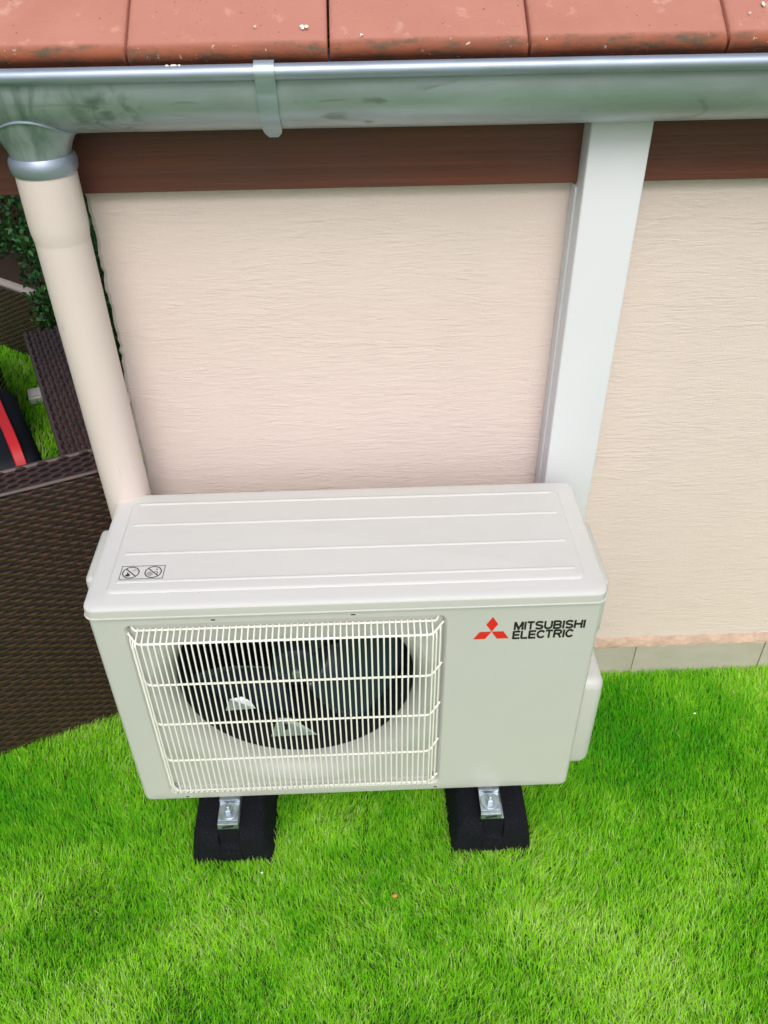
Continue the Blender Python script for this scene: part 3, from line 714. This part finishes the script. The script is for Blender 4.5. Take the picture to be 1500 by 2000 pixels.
# ------------------------------------------------------------------ turf
def vnoise(x, y, sc, seed):
    g_ = np.random.default_rng(seed); G = g_.uniform(-1, 1, (256, 256)); X, Y = x*sc+100.3, y*sc+100.7
    xi, yi = np.floor(X).astype(int), np.floor(Y).astype(int); fx, fy = X-xi, Y-yi; fx = fx*fx*(3-2*fx); fy = fy*fy*(3-2*fy)
    g = lambda a, b: G[a % 256, b % 256]
    return (g(xi, yi)*(1-fx)+g(xi+1, yi)*fx)*(1-fy)+(g(xi, yi+1)*(1-fx)+g(xi+1, yi+1)*fx)*fy
def turf(name, x0, x1, y0, y1, dens, width, length, parent, keep=None):
    n_ = int((x1-x0)*(y1-y0)*dens); x = rng.uniform(x0, x1, n_); y = rng.uniform(y0, y1, n_)
    k = ~((x > HX0+.003) & (y > WY-.010))
    for cx in (-.243, .256): k &= ~((np.abs(x-cx) < .076) & (y > -.044) & (y < .34))
    k &= ~((np.abs(x-.011-.004*np.sin(y*13)) < .0032*np.exp(-((y+.01)/.10)**2)+.0008) & (rng.uniform(0, 1, n_) < .85))
    if keep is not None: k &= keep(x, y)
    x, y = x[k], y[k]; n_ = len(x)
    la = vnoise(x, y, 4.5, 1)*1.6 + vnoise(x, y, 14, 2)*.8 + rng.normal(0, 1.0, n_) + 1.4
    patch = .6*vnoise(x, y, 5, 3)+.5*vnoise(x, y, 13, 4)+.35*vnoise(x, y, 50, 5)-.8*np.exp(-((x-.66)**2/.07+(y-.21)**2/.02))-.4*np.exp(-((y-.12)**2/.03))  # last term deepens the green under the unit: shade put into colour
    lean = np.clip(.42+.16*patch+rng.normal(0, .22, n_), .02, 1.2)
    h = length*np.clip(rng.normal(1, .2, n_)+.12*patch, .4, 1.5)
    dx, dy = np.cos(la), np.sin(la)
    wa = rng.normal(0, .75, n_); wx, wy = np.cos(wa)*width*.5, np.sin(wa)*width*.5
    ml = h*.5; 
    mx, my, mz = x+dx*ml*np.sin(lean*.6), y+dy*ml*np.sin(lean*.6), ml*np.cos(lean*.6)
    tl = np.clip(lean*1.35, 0, 1.45)
    tx, ty, tz = mx+dx*ml*np.sin(tl), my+dy*ml*np.sin(tl), mz+ml*np.cos(tl)
    z0 = np.zeros(n_)
    V_ = np.stack([np.stack(c, 1) for c in ((x-wx, y-wy, z0), (x+wx, y+wy, z0), (mx+wx*.9, my+wy*.9, mz), (mx-wx*.9, my-wy*.9, mz), (tx, ty, tz))], 1).reshape(-1, 3)
    i = np.arange(n_)*5
    F_ = np.concatenate([np.stack([i, i+1, i+2], 1), np.stack([i, i+2, i+3], 1), np.stack([i+3, i+2, i+4], 1)])
    me = np_mesh(name, V_, F_, False)
    u = rng.uniform(0, 1, (n_, 1))
    A, B, P = np.array([(.10, .55, .018)]), np.array([(.55, .94, .05)]), np.array([(.72, .93, .36)])
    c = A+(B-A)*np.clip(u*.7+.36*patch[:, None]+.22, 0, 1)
    pale = (rng.uniform(0, 1, (n_, 1)) < np.clip(.11+.24*patch[:, None], .01, .5)); c = np.where(pale, P*rng.uniform(.7, 1.1, (n_, 1)), c)  # pale tint puts the sheen of leaning blades into their colour
    straw = rng.uniform(0, 1, (n_, 1)) < .02; c = np.where(straw, np.array([(.33, .34, .09)]), c)
    at = me.color_attributes.new('tint', 'FLOAT_COLOR', 'POINT')
    at.data.foreach_set('color', np.concatenate([np.repeat(c, 5, 0), np.ones((n_*5, 1))], 1).astype(np.float32).ravel())
    return me
inner = lambda x, y: (x > -.95) & (x < 1.15) & (y > -.46) & (y < .45)
new_obj('grass', turf('grass', -.95, 1.15, -.46, .45, 140000, .0014, .0255, None), M['blade'], kind='stuff', label='bright green artificial turf around the outdoor unit', cat='grass')
new_obj('grass_beyond', turf('grass', -2.6, 2.4, -1.6, 2.35, 16000, .0038, .030, None, lambda x, y: ~inner(x, y) & ((x < HX0) | (y < WY))), M['blade'], kind='stuff', label='green artificial turf further out in the garden', cat='grass')
# a dry petal and a few pale specks on the turf
def speck(nm, x, y, z, s, mt, label, cat, group=None):
    bm = bmesh.new(); bmesh.ops.create_icosphere(bm, subdivisions=2, radius=s)
    for v in bm.verts: v.co = Vector((x, y, z))+Vector((v.co.x*random.uniform(.8, 1.25), v.co.y*random.uniform(.6, .9), v.co.z*.55))
    return new_obj(nm, bm_mesh(nm, bm, True), mt, label=label, cat=cat, group=group)
speck('dry_petal', .0645, -.150, .034, .0048, M['crumb'], 'tiny orange dried petal lying on the turf in front', 'petal')
speck('white_crumb', -.183, -.095, .034, .0025, M['white_plastic'], 'tiny white crumb on the turf by the left rubber block', 'crumb')
speck('white_crumb', .745, .235, .034, .0027, M['white_plastic'], 'tiny white crumb on the turf near the plinth', 'crumb')
